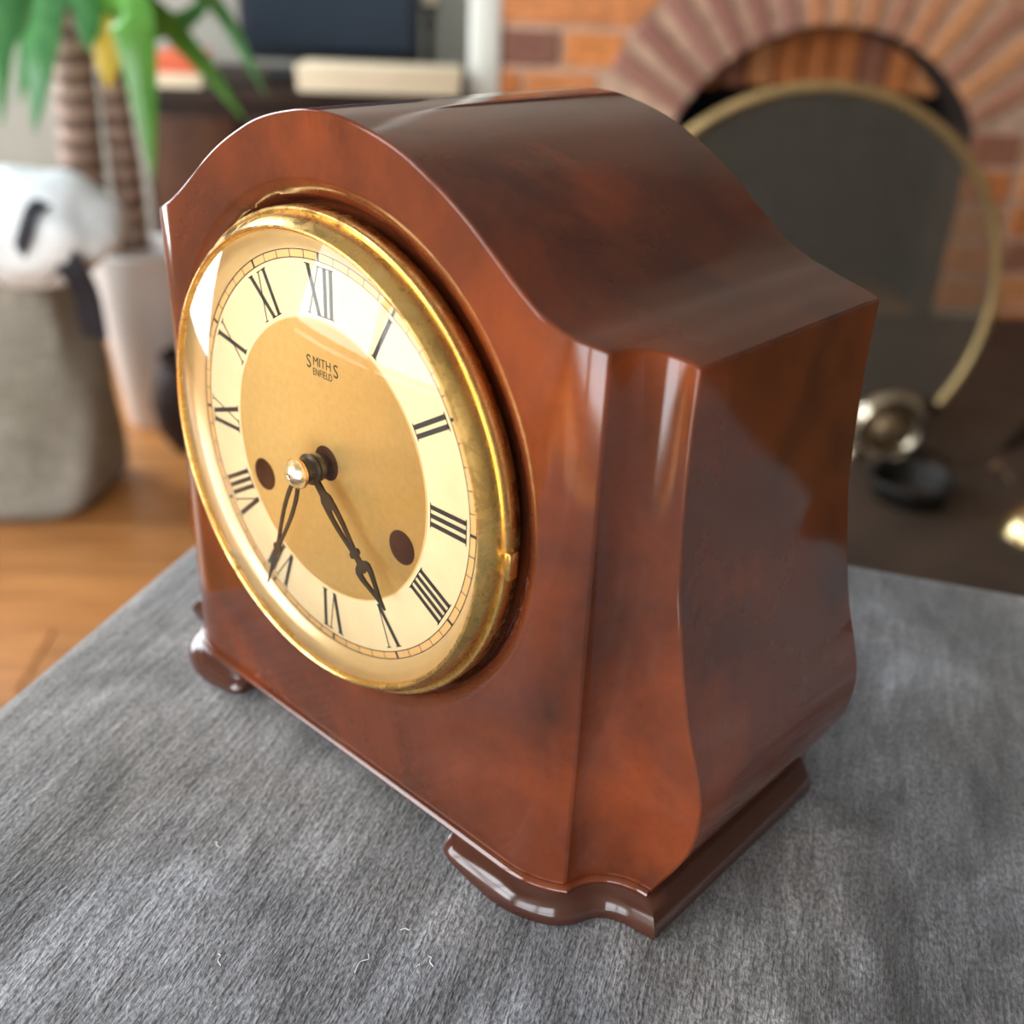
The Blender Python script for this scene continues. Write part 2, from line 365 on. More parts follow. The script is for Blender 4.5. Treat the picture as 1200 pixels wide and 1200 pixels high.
# ------------------------------------------------------------------ fireplace wall
YW = 1.9516                                  # front face of the brickwork
UL = 0.130; UC, ZA, RA, HW = 0.785, -0.203, 0.346, 0.305     # arch centre, radius, half width
RO = RA + 0.165; ZTOP = 0.62
fw = room('wall_fireplace'); struct(fw, 'orange brick chimney breast with an arched fireplace opening', 'wall')
ZSP = ZA + math.sqrt(RA ** 2 - HW ** 2)
arcp = [(UC + RA * math.sin(a), ZA + RA * math.cos(a)) for a in np.linspace(-math.asin(HW / RA), math.asin(HW / RA), 25)]
# mortar backing built as strips around the opening
def quad_slab(name, polys, y0, y1, mat, parent):
    vs, fs = [], []
    for P in polys:
        o = len(vs); k = len(P)
        vs += [(x, y0, z) for x, z in P] + [(x, y1, z) for x, z in P]
        fs += [tuple(o + i for i in range(k)), tuple(o + i for i in range(2 * k - 1, k - 1, -1))] + [(o + i, o + i + k, o + (i + 1) % k + k, o + (i + 1) % k) for i in range(k)]
    me = bpy.data.meshes.new(name); me.from_pydata(vs, [], fs)
    bm = bmesh.new(); bm.from_mesh(me); bmesh.ops.recalc_face_normals(bm, faces=bm.faces); bm.to_mesh(me); bm.free()
    return link(name, me, mat, parent)
polys = [[(UL, ZF), (UC - HW, ZF), (UC - HW, ZC), (UL, ZC)], [(UC + HW, ZF), (XR, ZF), (XR, ZC), (UC + HW, ZC)]]
polys += [[a, b_, (b_[0], ZC), (a[0], ZC)] for a, b_ in zip(arcp[:-1], arcp[1:])]
quad_slab('mortar', polys, YW + 0.006, YW + 0.12, 'mortar', fw)
# chimney breast side and firebox
rbox('breast_side', UL, UL + 0.1, YW + 0.12, YB, ZF, ZC, 'plaster', fw)
fbx = (UC - HW - 0.02, UC + HW + 0.02, YW + 0.12, YW + 0.39)
rbox('firebox_back', fbx[0], fbx[1], fbx[3] - .02, fbx[3], ZF, 0.3, 'soot', fw)
rbox('firebox_side', fbx[0] - .05, fbx[0], fbx[2], fbx[3], ZF, 0.3, 'soot', fw)
rbox('firebox_side', fbx[1], fbx[1] + .05, fbx[2], fbx[3], ZF, 0.3, 'soot', fw)
rbox('firebox_top', fbx[0], fbx[1], fbx[2], fbx[3], 0.28, 0.3, 'soot', fw)
# soot-blackened lining of the opening
lin = [[(p[0], p[1]), (q[0], q[1]), (q[0] * .995 + UC * .005, q[1] - .004), (p[0] * .995 + UC * .005, p[1] - .004)] for p, q in zip(arcp[:-1], arcp[1:])]
lin += [[(UC + sg_ * HW, ZF), (UC + sg_ * HW, ZSP), (UC + sg_ * (HW - .004), ZSP), (UC + sg_ * (HW - .004), ZF)] for sg_ in (-1, 1)]
quad_slab('soot_lining', lin, YW + 0.004, YW + 0.121, 'soot_brown', fw)
# courses of bricks
bm_cache = {}
PAL = [(0.30, 0.13, 0.09), (0.42, 0.17, 0.10), (0.78, 0.27, 0.08), (0.88, 0.32, 0.095), (0.82, 0.31, 0.11), (0.74, 0.25, 0.075), (0.85, 0.36, 0.14)]
def brick(d0, d1, z0, z1, s0=0.0, s1=0.0, mat='brick', yy=None, dep=0.05, col=None):
    """one brick; s0,s1 slant the top edge ends"""
    key = (round(d1 - d0, 3), round(z1 - z0, 3), round(s0, 3), round(s1, 3), mat)
    if key not in bm_cache:
        W_ = d1 - d0; H = z1 - z0; g = 0.004
        f = [(0, 0), (W_, 0), (W_ + s1, H), (s0, H)]; i = [(g, g), (W_ - g, g), (W_ + s1 - g, H - g), (s0 + g, H - g)]
        vs = [(x, g, z) for x, z in f] + [(x, 0, z) for x, z in i] + [(x, dep, z) for x, z in f]
        fs = [(4, 5, 6, 7)] + [(k, (k + 1) % 4, (k + 1) % 4 + 4, k + 4) for k in range(4)] + [(k, k + 8, (k + 1) % 4 + 8, (k + 1) % 4) for k in range(4)]
        me = bpy.data.meshes.new('brick'); me.from_pydata(vs, [], fs); fix(me); bm_cache[key] = me
    o = link('brick', bm_cache[key], mat, fw)
    o.location = (d0, (YW if yy is None else yy) + random.uniform(-.0025, .0025), z0); o.color = (*(PAL[col] if col is not None else random.choice(PAL)), 1); return o
CH, J = 0.0745, 0.012
ZREF = pix(590, 77, YW).z + 0.002
z0 = ZREF - 8 * CH
while z0 - 1e-6 > ZF: z0 -= CH
row = 0
def outer_x(z, side):
    dz = z - ZA
    if dz >= RO: return None
    if dz < math.sqrt(RO ** 2 - (HW + .11) ** 2): return UC + side * (HW + 0.11)
    return UC + side * math.sqrt(RO ** 2 - dz ** 2)
while z0 < ZTOP:
    za, zb_ = max(z0, ZF), z0 + CH - J
    if zb_ - za > 0.02:
        off = -0.107 if row % 2 else 0.0
        for side, a, bnd in ((-1, UL, None), (1, None, XR)):
            lo = UL if side < 0 else None
            oa, ob = outer_x(za, side), outer_x(zb_, side)
            if oa is None or ob is None:
                if side > 0: continue
                lim0 = lim1 = XR; start = UL; end = XR
            elif side < 0: start, end = UL, None
            else: start, end = None, min(XR, 1.75)
            if oa is None or ob is None:
                if oa is None:
                    x = UL + off
                    while x < 1.75:
                        wdt = 0.215 if row % 4 < 2 else 0.103
                        d0, d1 = max(x, UL), min(x + wdt, 1.75)
                        if d1 - d0 > .03: brick(d0, d1, za, zb_)
                        x += wdt + J
                continue
            if side < 0:
                kr = round((z0 - ZREF) / CH); lim = (oa - J, ob - J)
                pat = {0: [(.113, 0), (.103, 3)], 1: [(.215, 4), (.103, 4)], -1: [(.04, 2), (.135, 4)]}.get(kr, []); nb = 0
                x = UL if pat else UL + off
                while x < max(lim):
                    wdt = pat[nb][0] if nb < len(pat) else (0.215 if (row % 3) else 0.103)
                    bc = pat[nb][1] if nb < len(pat) else None; nb += 1
                    d0 = max(x, UL); d1 = x + wdt
                    if d1 > min(lim) - 0.04:
                        if max(lim) - d0 > 0.035 and min(lim) - d0 > 0.012: brick(d0, lim[0], za, zb_, 0, lim[1] - lim[0], col=bc)
                        break
                    if d1 - d0 > .02: brick(d0, d1, za, zb_, col=bc)
                    x += wdt + J
            else:
                x = 1.75 - off; lim = (oa + J, ob + J)
                while x > min(lim):
                    wdt = 0.215 if (row % 3) else 0.103
                    d1 = min(x, 1.75); d0 = x - wdt
                    if d0 < max(lim) + 0.04:
                        if d1 - max(lim) > 0.015: brick(lim[0], d1, za, zb_, lim[1] - lim[0], 0)
                        break
                    if d1 - d0 > .02: brick(d0, d1, za, zb_)
                    x -= wdt + J
    z0 += CH; row += 1
rbox('upper_plaster', UL, XR, YW - 0.004, YW + 0.006, ZTOP + 0.03, ZC, 'plaster', fw)
# arch voussoirs
am = math.asin(HW / RA); nv = 15
w_in = 2 * am * RA / nv - 0.016; w_out = 2 * am * RO / nv - 0.030
vm = None
for i in range(nv):
    a = -am + (i + 0.5) * 2 * am / nv
    if vm is None:
        g = .004; h = RO - RA; f = [(-w_in / 2, 0), (w_in / 2, 0), (w_out / 2, h), (-w_out / 2, h)]; ii = [(x - math.copysign(g, x), z + (g if z == 0 else -g)) for x, z in f]
        vs = [(x, g, z) for x, z in f] + [(x, 0, z) for x, z in ii] + [(x, .11, z) for x, z in f]
        fs = [(4, 5, 6, 7), (8, 11, 10, 9)] + [(k, (k + 1) % 4, (k + 1) % 4 + 4, k + 4) for k in range(4)] + [(k, k + 8, (k + 1) % 4 + 8, (k + 1) % 4) for k in range(4)]
        vm = bpy.data.meshes.new('arch_brick'); vm.from_pydata(vs, [], fs); fix(vm)
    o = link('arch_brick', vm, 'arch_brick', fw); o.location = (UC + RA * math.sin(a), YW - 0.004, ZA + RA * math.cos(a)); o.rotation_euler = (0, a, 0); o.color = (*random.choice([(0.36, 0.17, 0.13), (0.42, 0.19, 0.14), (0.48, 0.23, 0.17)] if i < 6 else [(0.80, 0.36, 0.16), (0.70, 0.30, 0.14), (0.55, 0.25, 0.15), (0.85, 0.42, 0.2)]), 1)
# jamb bricks beside the opening
zz = ZSP - 0.006
row = 0
while zz - 0.062 > ZF:
    for s in (-1, 1):
        d0 = UC - HW - 0.103 if s < 0 else UC + HW
        o = brick(d0 + .0, d0 + 0.103, zz - 0.062, zz, dep=0.11)
    zz -= CH
# recessed inner row of upright bricks under the arch
zi = pix(930, 98, YW + 0.11).z
for i in range(9):
    x0 = UC - HW + 0.05 + i * 0.0585
    o = brick(x0, x0 + 0.05, zi - 0.004 * abs(i - 4), 0.16, mat='arch_brick', yy=YW + 0.125, dep=0.04, col=random.choice([1, 2, 5, 6]))
struct(rbox('trim_1', pix(551, 50, YW).x, UL, YW - 0.005, YW + 0.13, ZF, ZC, 'white', bev=0.006), 'white painted upright board at the left edge of the brickwork', 'trim')
struct(rbox('trim_2', UL - 0.05, 1.75, YW - 0.13, YW - 0.005, 0.66, 0.80, 'dark_wood', bev=0.01), 'dark wooden beam added out of view for its reflection in the clock top', 'mantel')  # unseen beam added to put a dark streak in the clock's reflections
# hearth
tag(rbox('hearth_slab', UC - 0.55, UC + 0.75, YW - 1.16, YW - 0.004, ZF + 0.0005, ZF + 0.03, 'slate', bev=0.006), 'dark stone hearth slab in front of the brick fireplace', 'hearth')

# ------------------------------------------------------------------ round fire screen
yS = 1.386; sc_c = (0.592, yS, -0.236); sR = 0.322
zH = ZF + 0.03
fs_ = empty('fire_screen', L(sc_c[0], yS, zH), AZ); tag(fs_, 'round wire mesh fire screen with brass rim standing before the fireplace', 'fire screen')
cz = sc_c[2] - zH
amax = math.acos(max(-1, -cz / sR)) - 0.03
ang = np.linspace(-amax, amax, 90)
tube('rim', [(sR * math.sin(a), 0, cz + sR * math.cos(a)) for a in ang], 0.0085, 'rim_brass', fs_, 10)
tube('bottom_bar', [(-sR * math.sin(amax) - .01, 0, 0.010), (sR * math.sin(amax) + .01, 0, 0.010)], 0.0085, 'iron', fs_, 8)
for s in (-1, 1): tube('foot', [(s * 0.13, -0.06, 0.008), (s * .13, 0.06, 0.008)], 0.007, 'iron', fs_, 8)
vs, fc = [], []
def strip(a, b_, wd, horizontal):
    o = len(vs); h = wd / 2
    for p in (a, b_):
        for dx, dy in ((-h, -h), (h, -h), (h, h), (-h, h)):
            vs.append((p[0] + (0 if horizontal else dx), dy, p[1] + (dx if horizontal else 0)))
    fc.extend([(o + k, o + (k + 1) % 4, o + (k + 1) % 4 + 4, o + k + 4) for k in range(4)])
q = -sR
while q < sR:
    h = math.sqrt(max(0, sR * sR - q * q)); zlo = max(0.012, cz - h)
    if cz + h > zlo: strip((q, zlo), (q, cz + h), 0.0011, False)
    zc_ = cz + q
    if zc_ > 0.012: strip((-h, zc_), (h, zc_), 0.0011, True)
    q += 0.0046
o = mesh_obj('wire_mesh', vs, fc, 'wire', fs_); o['kind'] = 'stuff'

# ------------------------------------------------------------------ hearth furniture
P = pix(1040, 502, 1.20)
fd = empty('andiron', L(P.x, P.y, ZF), AZ); tag(fd, 'andiron with a ringed pale brass disc on a black iron stand', 'andiron')
hz = P.z - ZF
lathe('disc', [(0, .012), (.028, .010), (.034, .004), (.036, -.004), (.040, -.010), (.050, -.014), (.058, -.008), (.061, 0), (.058, .010), (.03, .018), (0, .018)], 'pewter', fd, 'Y', (0, 0, hz), 48)
lathe('boss', [(0, -.016), (.012, -.015), (.022, -.008), (.029, .002), (.031, .008)], 'dull_brass', fd, 'Y', (0, 0, hz), 40)
tube('stem', [(0, .02, hz), (0, .03, hz * .6), (0, .03, 0.03)], .009, 'iron', fd)
for s in (-1, 1): tube('leg', spline([(0, .03, .045), (s * .04, .0, .05), (s * .07, -.02, .006)], 6), .009, 'pewter' if s < 0 else 'iron', fd)
tube('log_bar', [(0, .03, .04), (0, .14, .04)], .009, 'iron', fd)
P = pixz(1075, 625, ZF)
bk = empty('coal_bucket', L(P.x, P.y + .05, ZF), AZ); bk.scale = (.62, .62, .75); tag(bk, 'round black iron coal bucket with a rolled rim beside the andiron', 'bucket')
lathe('bowl', [(0, .004), (.055, .0), (.075, .03), (.09, .08), (.094, .085), (.097, .080), (.092, .074), (.086, .076), (.07, .03), (.05, .01), (0, .01)], 'iron', bk, n=40)
tube('handle', [(.09 * math.cos(a), 0.02, .08 + .05 * math.sin(a)) for a in np.linspace(0, math.pi, 16)], .004, 'iron', bk)
P = pix(1212, 632, 0.95)
fb = empty('fender_post', L(P.x, P.y, ZF), AZ); tag(fb, 'brass ball finial on a short post at the hearth edge', 'finial')
hz = P.z - ZF
lathe('ball', [(.049 * math.sin(a), -.049 * math.cos(a)) for a in np.linspace(0, math.pi, 24)], 'pol_brass', fb, 'Z', (0, 0, hz), 40)
lathe('base', [(0, 0), (.045, 0), (.045, .008), (.02, .016), (.014, .03), (.018, hz - .045), (0, hz - .045)], 'iron', fb, n=32)
pk = empty('poker', L(*pix(1175, 565, 1.2)), 0); tag(pk, 'black iron poker with a pale metal handle leaning over the hearth', 'poker')
A = L(*pix(1215, 490, 1.30)); B = L(*pix(1130, 575, 1.15)); O = pk.location
tube('shaft', [A - O, B - O], .008, 'iron', pk)
A2 = L(*pix(1166, 545, 1.12)); B2 = L(*pix(1190, 575, 1.12))
tube('handle', spline([A2 - O, (A2 + B2) / 2 - O, B2 - O], 4), [.008] * 4 + [.010] * 4 + [.008], 'pewter', pk)
# ------------------------------------------------------------------ sideboard, television, books
yb = 1.86
zt = pix(330, 108, yb).z
dl, dr = pix(150, 110, yb).x, pix(549, 115, yb).x
sb = empty('sideboard', L((dl + dr) / 2, (yb + YB) / 2, ZF), AZ); tag(sb, 'low dark wooden sideboard against the beige wall', 'sideboard')
hw = (dr - dl) / 2; hd = (YB - yb) / 2 - .005; H = zt - ZF
box('top', -hw, hw, -hd, hd, H - .028, H, 'dark_wood', sb, .004)
box('carcass', -hw + .015, hw - .015, -hd + .02, hd, .06, H - .0285, 'dark_wood', sb, .002)
nd = 3
for i in range(nd):
    a = -hw + .03 + i * (2 * hw - .06) / nd; b2 = a + (2 * hw - .06) / nd - .03
    dd = box('door', a, b2, -hd + .006, -hd + .0195, .08, H - .05, 'mid_wood', sb, .004)
    lathe('knob', [(0, -.016), (.009, -.013), (.011, -.006), (.006, 0), (.006, .004)], 'iron', dd, 'Y', (b2 - .03, -hd + .005, H * .6), 20)
for sx in (-1, 1):
    for sy in (-1, 1): box('foot', sx * (hw - .05) - .02, sx * (hw - .05) + .02, sy * (hd - .05) - .02, sy * (hd - .05) + .02, 0, .0595, 'dark_wood', sb, .003)
# television
yt = 2.08
a, b2 = pix(283, 80, yt), pix(492, 84, yt)
tv = empty('television', L((a.x + b2.x) / 2, yt, zt), AZ); tag(tv, 'black flat television on the dark sideboard', 'television')
hw2 = (b2.x - a.x) / 2
box('casing', -hw2, hw2, 0, .05, .035, .42, 'black', tv, .005)
box('screen', -hw2 + .018, hw2 - .018, -.003, .0, .06, .40, 'screen', tv, .001, 1)
box('stand', -.12, .12, -.06, .10, 0, .012, 'black', tv, .003)
box('stand_neck', -.03, .03, .012, .04, .012, .036, 'black', tv, .002)
# cream box, books
yk = 1.90
yk = 1.87
a, b2 = pix(349, 118, yk), pix(540, 118, yk)
hh = pix(440, 80, yk).z - zt
cb = empty('cream_box', L((a.x + b2.x) / 2, yk, zt), AZ); tag(cb, 'long flat cream box lying on the sideboard before the television', 'box')
hw3 = (b2.x - a.x) / 2
box('tray', -hw3, hw3, 0, .13, 0.0005, hh * .55, 'cream_card', cb, .006)
box('lid', -hw3 - .002, hw3 + .002, -.002, .132, hh * .55 + .0005, hh, 'cream_card', cb, .006)
a, b2 = pix(176, 100, yk), pix(236, 100, yk)
z1 = pix(205, 86, yk).z; z2 = pix(205, 65, yk).z
for nm, mt, za, zb2, lab in (('cream_book', 'cream_card', zt + .0005, z1, 'thick cream book lying under a red one'), ('red_book', 'red_card', z1 + .0005, z2, 'orange red book lying flat on a cream book')):
    bk2 = empty(nm, L((a.x + b2.x) / 2, yk, za), AZ); tag(bk2, lab, 'book')
    h_ = zb2 - za; ww = (b2.x - a.x) / 2
    box('cover', -ww, ww, 0, .003, 0, h_, mt, bk2, .001, 1)
    box('cover', -ww, ww, .003, .15, 0, .003, mt, bk2, .001, 1); box('cover', -ww, ww, .003, .15, h_ - .003, h_, mt, bk2, .001, 1)
    box('pages', -ww + .004, ww - .004, .0035, .145, .0035, h_ - .0035, 'white', bk2)
# candlestick right of the television; candle's pale colour stands in for a highlight
P = pix(466, 4, 2.04)
lp = empty('candlestick', L(P.x + 0.06, 2.16, zt), AZ); tag(lp, 'slim candlestick standing in for a pale highlight right of the television', 'candlestick')
hz = P.z - zt
lathe('stick', [(0, 0), (.035, 0), (.036, .006), (.012, .014), (.008, hz * .6), (.012, hz * .7), (.009, hz - .02), (.018, hz - .012), (.018, hz - .004), (0, hz - .004)], 'iron', lp, n=28)
lathe('candle', [(0, hz - .004), (.012, hz - .004), (.012, hz + .05), (0, hz + .052)], 'cream_card', lp, n=24)

# ------------------------------------------------------------------ potted yucca
B0 = pixz(152, 508, ZF); yp = B0.y + 0.06
rb = (pix(182, 500, yp).x - pix(122, 500, yp).x) / 2
cx = pix(163, 300, yp).x
zr = pix(163, 288, yp).z; rt = (pix(225, 290, yp).x - pix(103, 290, yp).x) / 2
pl = empty('potted_yucca', L(cx, yp, ZF), AZ); tag(pl, 'tall yucca with ringed trunks and drooping green leaves in a white pot', 'plant')
H = zr - ZF
pot = lathe('pot', [(0, 0), (rb, 0), (rb + .004, .006), (rt - .004, H - .02), (rt, H - .004), (rt - .003, H), (rt - .008, H - .004), (rt - .012, H - .05), (rt - .016, H - .08)], 'pot', pl, n=56)
lathe('soil', [(0, H - .045), (rt * .5, H - .048), (rt - .013, H - .055)], 'soil', pot, n=40)
def loc(px, py, yy):
    p = pix(px, py, yy); return Vector((p.x - cx, p.y - yp, p.z - ZF))
def trunk(pts, r0, r1):
    sp = spline([loc(*p) for p in pts], 14); k = len(sp)
    rad = [(r0 + (r1 - r0) * i / k) * (1.0 + 0.10 * ((i % 3) == 0) - 0.05 * ((i % 3) == 1)) for i in range(k)]
    return tube('trunk', sp, rad, 'bark', pl, 14)
trunk([(103, 292, yp - .02), (97, 200, yp - .02), (90, 120, yp - .015), (82, 30, yp), (80, -40, yp)], .031, .024)
trunk([(157, 290, yp + .01), (147, 200, yp + .01), (135, 120, yp), (128, 60, yp)], .024, .016)
def leaf(pts, wpx, mat='leaf', droop=0):
    sp = spline([loc(*p) for p in pts], 7); k = len(sp); vs, fs = [], []
    wd = wpx / FPX * 1.75
    for i, p in enumerate(sp):
        t = (sp[min(i + 1, k - 1)] - sp[max(i - 1, 0)]).normalized()
        view = (p - Vector((0 - cx, -0.28 - yp, 0.243 - ZF))).normalized()
        s = t.cross(view + Vector((.25 * math.sin(wpx), 0, .2))).normalized(); nrm = s.cross(t)
        u = i / (k - 1); h = wd / 2 * min(1, (0.45 + 2.2 * u)) * (1 - max(0, (u - .55) / .45) ** 1.7) + .0006
        th = .0012
        for q, e in ((-1, 0.18), (0, -.12), (1, .18)): vs.append(p + s * h * q + nrm * h * e)
        for q, e in ((-1, 0.18), (0, -.12), (1, .18)): vs.append(p + s * h * q + nrm * (h * e + th))
    for i in range(k - 1):
        a = i * 6; b3 = a + 6
        fs += [(a, a + 1, b3 + 1, b3), (a + 1, a + 2, b3 + 2, b3 + 1), (a + 3, b3 + 3, b3 + 4, a + 4), (a + 4, b3 + 4, b3 + 5, a + 5), (a, b3, b3 + 3, a + 3), (a + 2, a + 5, b3 + 5, b3 + 2)]
    fs += [(0, 3, 4, 1), (1, 4, 5, 2)]
    o = mesh_obj('leaf', vs, fs, mat, pl, 60); return o
Y = yp
for pts, wpx, mt in (
    ([(84, -40, Y), (62, -10, Y - .08), (48, 70, Y - .13), (40, 158, Y - .14)], 26, 'leaf'),
    ([(80, -45, Y), (40, -30, Y - .05), (8, 30, Y - .1), (2, 150, Y - .11)], 24, 'leaf'),
    ([(80, -50, Y), (20, -60, Y - .03), (-15, 20, Y - .06), (-20, 170, Y - .06)], 24, 'leaf'),
    ([(82, -42, Y), (60, -15, Y + .05), (38, 40, Y + .08), (22, 122, Y + .09)], 26, 'leaf'),
    ([(85, -42, Y), (30, -45, Y), (25, 10, Y + .02), (12, 60, Y + .02)], 30, 'leaf'),
    ([(85, -42, Y), (98, -10, Y - .06), (104, 30, Y - .09), (100, 60, Y - .1)], 24, 'leaf'),
    ([(130, 58, Y), (110, 20, Y - .02), (88, -20, Y - .02), (60, -70, Y)], 30, 'leaf'),
    ([(128, 58, Y), (130, 10, Y - .05), (155, 30, Y - .12), (180, 212, Y - .14)], 44, 'leaf_bright'),
    ([(128, 58, Y), (120, 0, Y - .02), (112, -50, Y - .02), (118, -120, Y)], 46, 'leaf_bright'),
    ([(130, 58, Y), (150, -5, Y), (168, -60, Y), (190, -110, Y)], 44, 'leaf_bright'),
    ([(128, 20, Y - .06), (126, 45, Y - .075), (127, 75, Y - .08), (127, 104, Y - .08)], 24, 'leaf_yellow'),
    ([(130, 50, Y), (170, 10, Y + .06), (225, 60, Y + .12), (288, 142, Y + .14)], 24, 'leaf_bright'),
    ([(130, 50, Y), (180, 35, Y + .12), (220, 22, Y + .2), (262, -20, Y + .24)], 22, 'leaf'),
    ([(130, 50, Y), (190, -25, Y + .10), (255, 10, Y + .2), (312, 112, Y + .24)], 20, 'leaf'),
    ([(130, 55, Y), (150, 40, Y + .02), (160, 70, Y + .03), (172, 120, Y + .03)], 26, 'leaf'),
    ([(84, -42, Y), (120, -70, Y + .03), (150, -40, Y + .06), (165, 20, Y + .07)], 28, 'leaf')):
    leaf(pts, wpx, mt)
# dark round pot beside it
P = pixz(210, 536, ZF)
dp = lathe('dark_pot', [(0, 0), (.035, 0), (.052, .03), (.058, .07), (.05, .11), (.038, .13), (.042, .145), (.036, .147), (.034, .13), (.045, .1), (.05, .06), (0, .02)], 'dark_wood', None, n=40)
dp.location = L(P.x + .015, P.y + .05, ZF); tag(dp, 'small dark brown rounded pot on the floor beside the white planter', 'pot')

# ------------------------------------------------------------------ grey tote bag
Pb = pixz(60, 622, ZF); ybg = Pb.y + 0.02
xr = pix(108, 560, ybg + .05).x; xl = xr - 0.40; zt2 = pix(60, 312, ybg + .03).z
bg = empty('tote_bag', L((xl + xr) / 2, ybg, ZF), AZ - R(5)); tag(bg, 'grey woven fabric bag slumped on the wooden floor', 'bag')
hw4 = (xr - xl) / 2; Hb = zt2 - ZF; vs, fs = [], []
NU, NVv = 48, 22
for j in range(NVv + 1):
    t = j / NVv; z = Hb * t
    for i in range(NU):
        a = 2 * math.pi * i / NU; c, s = math.cos(a), math.sin(a)
        ex = math.copysign(abs(c) ** .45, c); ey = math.copysign(abs(s) ** .45, s)
        bul = 1 + .04 * math.sin(math.pi * min(1, t * 1.1)) - .10 * max(0, t - .55) / .45
        rd = min(1, (.9 + t * 4)) if t < .03 else 1
        wob = 1 + .018 * math.sin(3 * a + 5 * t) + .012 * math.sin(7 * a - 9 * t)
        vs.append((hw4 * ex * bul * wob * rd, .11 + .11 * ey * (1 - .35 * t) * wob * rd, z + .006 * math.sin(5 * a) * t))
for j in range(NVv):
    for i in range(NU): fs.append((j * NU + i, j * NU + (i + 1) % NU, (j + 1) * NU + (i + 1) % NU, (j + 1) * NU + i))
fs.append(tuple(range(NU))[::-1])
o = mesh_obj('bag_body', vs, fs, 'linen', bg, 60)
md = o.modifiers.new('s', 'SOLIDIFY'); md.thickness = .004
def ribbon(name, pts, wd, mat, parent, nrm):
    sp = spline(pts, 8); vs, fs = [], []; nrm = Vector(nrm)
    for i, p in enumerate(sp):
        t = (sp[min(i + 1, len(sp) - 1)] - sp[max(i - 1, 0)]).normalized(); s = t.cross(nrm).normalized(); n2 = s.cross(t)
        for a, b4 in ((-1, 0), (1, 0), (1, 1), (-1, 1)): vs.append(p + s * wd / 2 * a + n2 * .003 * b4)
    for i in range(len(sp) - 1):
        for k in range(4): fs.append((i * 4 + k, i * 4 + (k + 1) % 4, i * 4 + 4 + (k + 1) % 4, i * 4 + 4 + k))
    fs += [(0, 1, 2, 3), tuple((len(sp) - 1) * 4 + k for k in (3, 2, 1, 0))]
    return mesh_obj(name, vs, fs, mat, parent, 50)
Mi = (Matrix.Translation(bg.location) @ Matrix.Rotation(AZ - R(5), 4, 'Z')).inverted()
def bl(px, py, yy): return Mi @ L(*pix(px, py, yy))
ribbon('strap', [bl(45, 318, ybg - .02), bl(68, 300, ybg - .035), bl(88, 318, ybg - .035), bl(102, 345, ybg - .02), bl(112, 395, ybg + .0)], .032, 'webbing', bg, (0, -1, .1))
# white wrapped bundle on top
wc = L(*pix(40, 264, ybg + .03))
bm = bmesh.new(); bmesh.ops.create_icosphere(bm, subdivisions=4, radius=1)
from mathutils import noise as mnoise
for v in bm.verts:
    c = v.co.copy(); k = 1 + .16 * mnoise.noise(c * 1.7) + .07 * mnoise.noise(c * 4.0)
    sx = .115 * (1 if c.x < 0 else .80 + .2 * (1 - abs(c.z)))
    v.co = Vector((c.x * sx * k, c.y * .075 * k, math.copysign(abs(c.z) ** .8, c.z) * .066 * k))
me = bpy.data.meshes.new('bundle'); bm.to_mesh(me); bm.free()
wb = empty('white_bundle', wc, AZ - R(10)); tag(wb, 'crumpled white wrapped bundle with a dark band poking out of the grey bag', 'bundle')
link('wrapping', me, 'wrap', wb, 180)
Mi = (Matrix.Translation(wb.location) @ Matrix.Rotation(AZ - R(10), 4, 'Z')).inverted()
ribbon('band', [Mi @ L(*pix(58, 238, ybg - .02)), Mi @ L(*pix(40, 246, ybg - .045)), Mi @ L(*pix(30, 275, ybg - .05)), Mi @ L(*pix(23, 302, ybg - .035))], .017, 'webbing', wb, (0, -1, .3))

# ================================================================== FOOTSTOOL
ST = Vector((-0.2165, 0.1335, 0)); SA = R(26); SW, SD = 0.66, 0.52
stc = ST + Vector((math.cos(SA), math.sin(SA), 0)) * SW / 2 + Vector((math.sin(SA), -math.cos(SA), 0)) * SD / 2
st = empty('footstool', stc + Vector((0, 0, ZF)), SA); tag(st, 'grey velvet upholstered footstool carrying the clock', 'footstool')
bm = bmesh.new(); bmesh.ops.create_cube(bm, size=1)
for v in bm.verts: v.co = Vector((v.co.x * SW, v.co.y * SD, -ZF - .06 + v.co.z * .12))
bmesh.ops.bevel(bm, geom=bm.edges[:], offset=.016, segments=5, affect='EDGES', profile=.5)
me = bpy.data.meshes.new('cushion'); bm.to_mesh(me); bm.free(); link('cushion', me, 'velvet', st, 50)
box('base_rail', -SW / 2 + .012, SW / 2 - .012, -SD / 2 + .012, SD / 2 - .012, -ZF - .20, -ZF - .12, 'velvet', st, .004)
for sx in (-1, 1):
    for sy in (-1, 1):
        lathe('leg', [(0, 0), (.013, 0), (.022, -ZF - .20), (0, -ZF - .20)], 'dark_wood', st, n=20, centre=(sx * (SW / 2 - .05), sy * (SD / 2 - .05), 0))
# lint on the velvet
for i, (px, py, ln, an) in enumerate(((475, 1090, 11, .1), (506, 1127, 14, 1.9), (425, 1130, 26, 1.05), (258, 1125, 16, 1.9), (255, 990, 10, 2.2), (490, 1132, 5, .9))):
    r_ = ray(px, py); p = CAM + r_ * (-CAM.z / r_.z)
    dx = Vector((C_R.x, C_R.y, 0)).normalized(); dy = Vector((C_F.x, C_F.y, 0)).normalized()
    v = dx * math.cos(an) + dy * math.sin(an); s = dx * -math.sin(an) + dy * math.cos(an); l = ln * .00026 / 2
    o = tube('lint_thread', spline([v * -l, s * l * .3, v * l * .6 - s * l * .1, v * l + s * l * .2], 4), .00012, 'lint', None, 5)
    o.location = p + Vector((0, 0, .0002)); tag(o, 'tiny white lint thread lying on the grey velvet', 'lint', 'lint threads on the velvet')

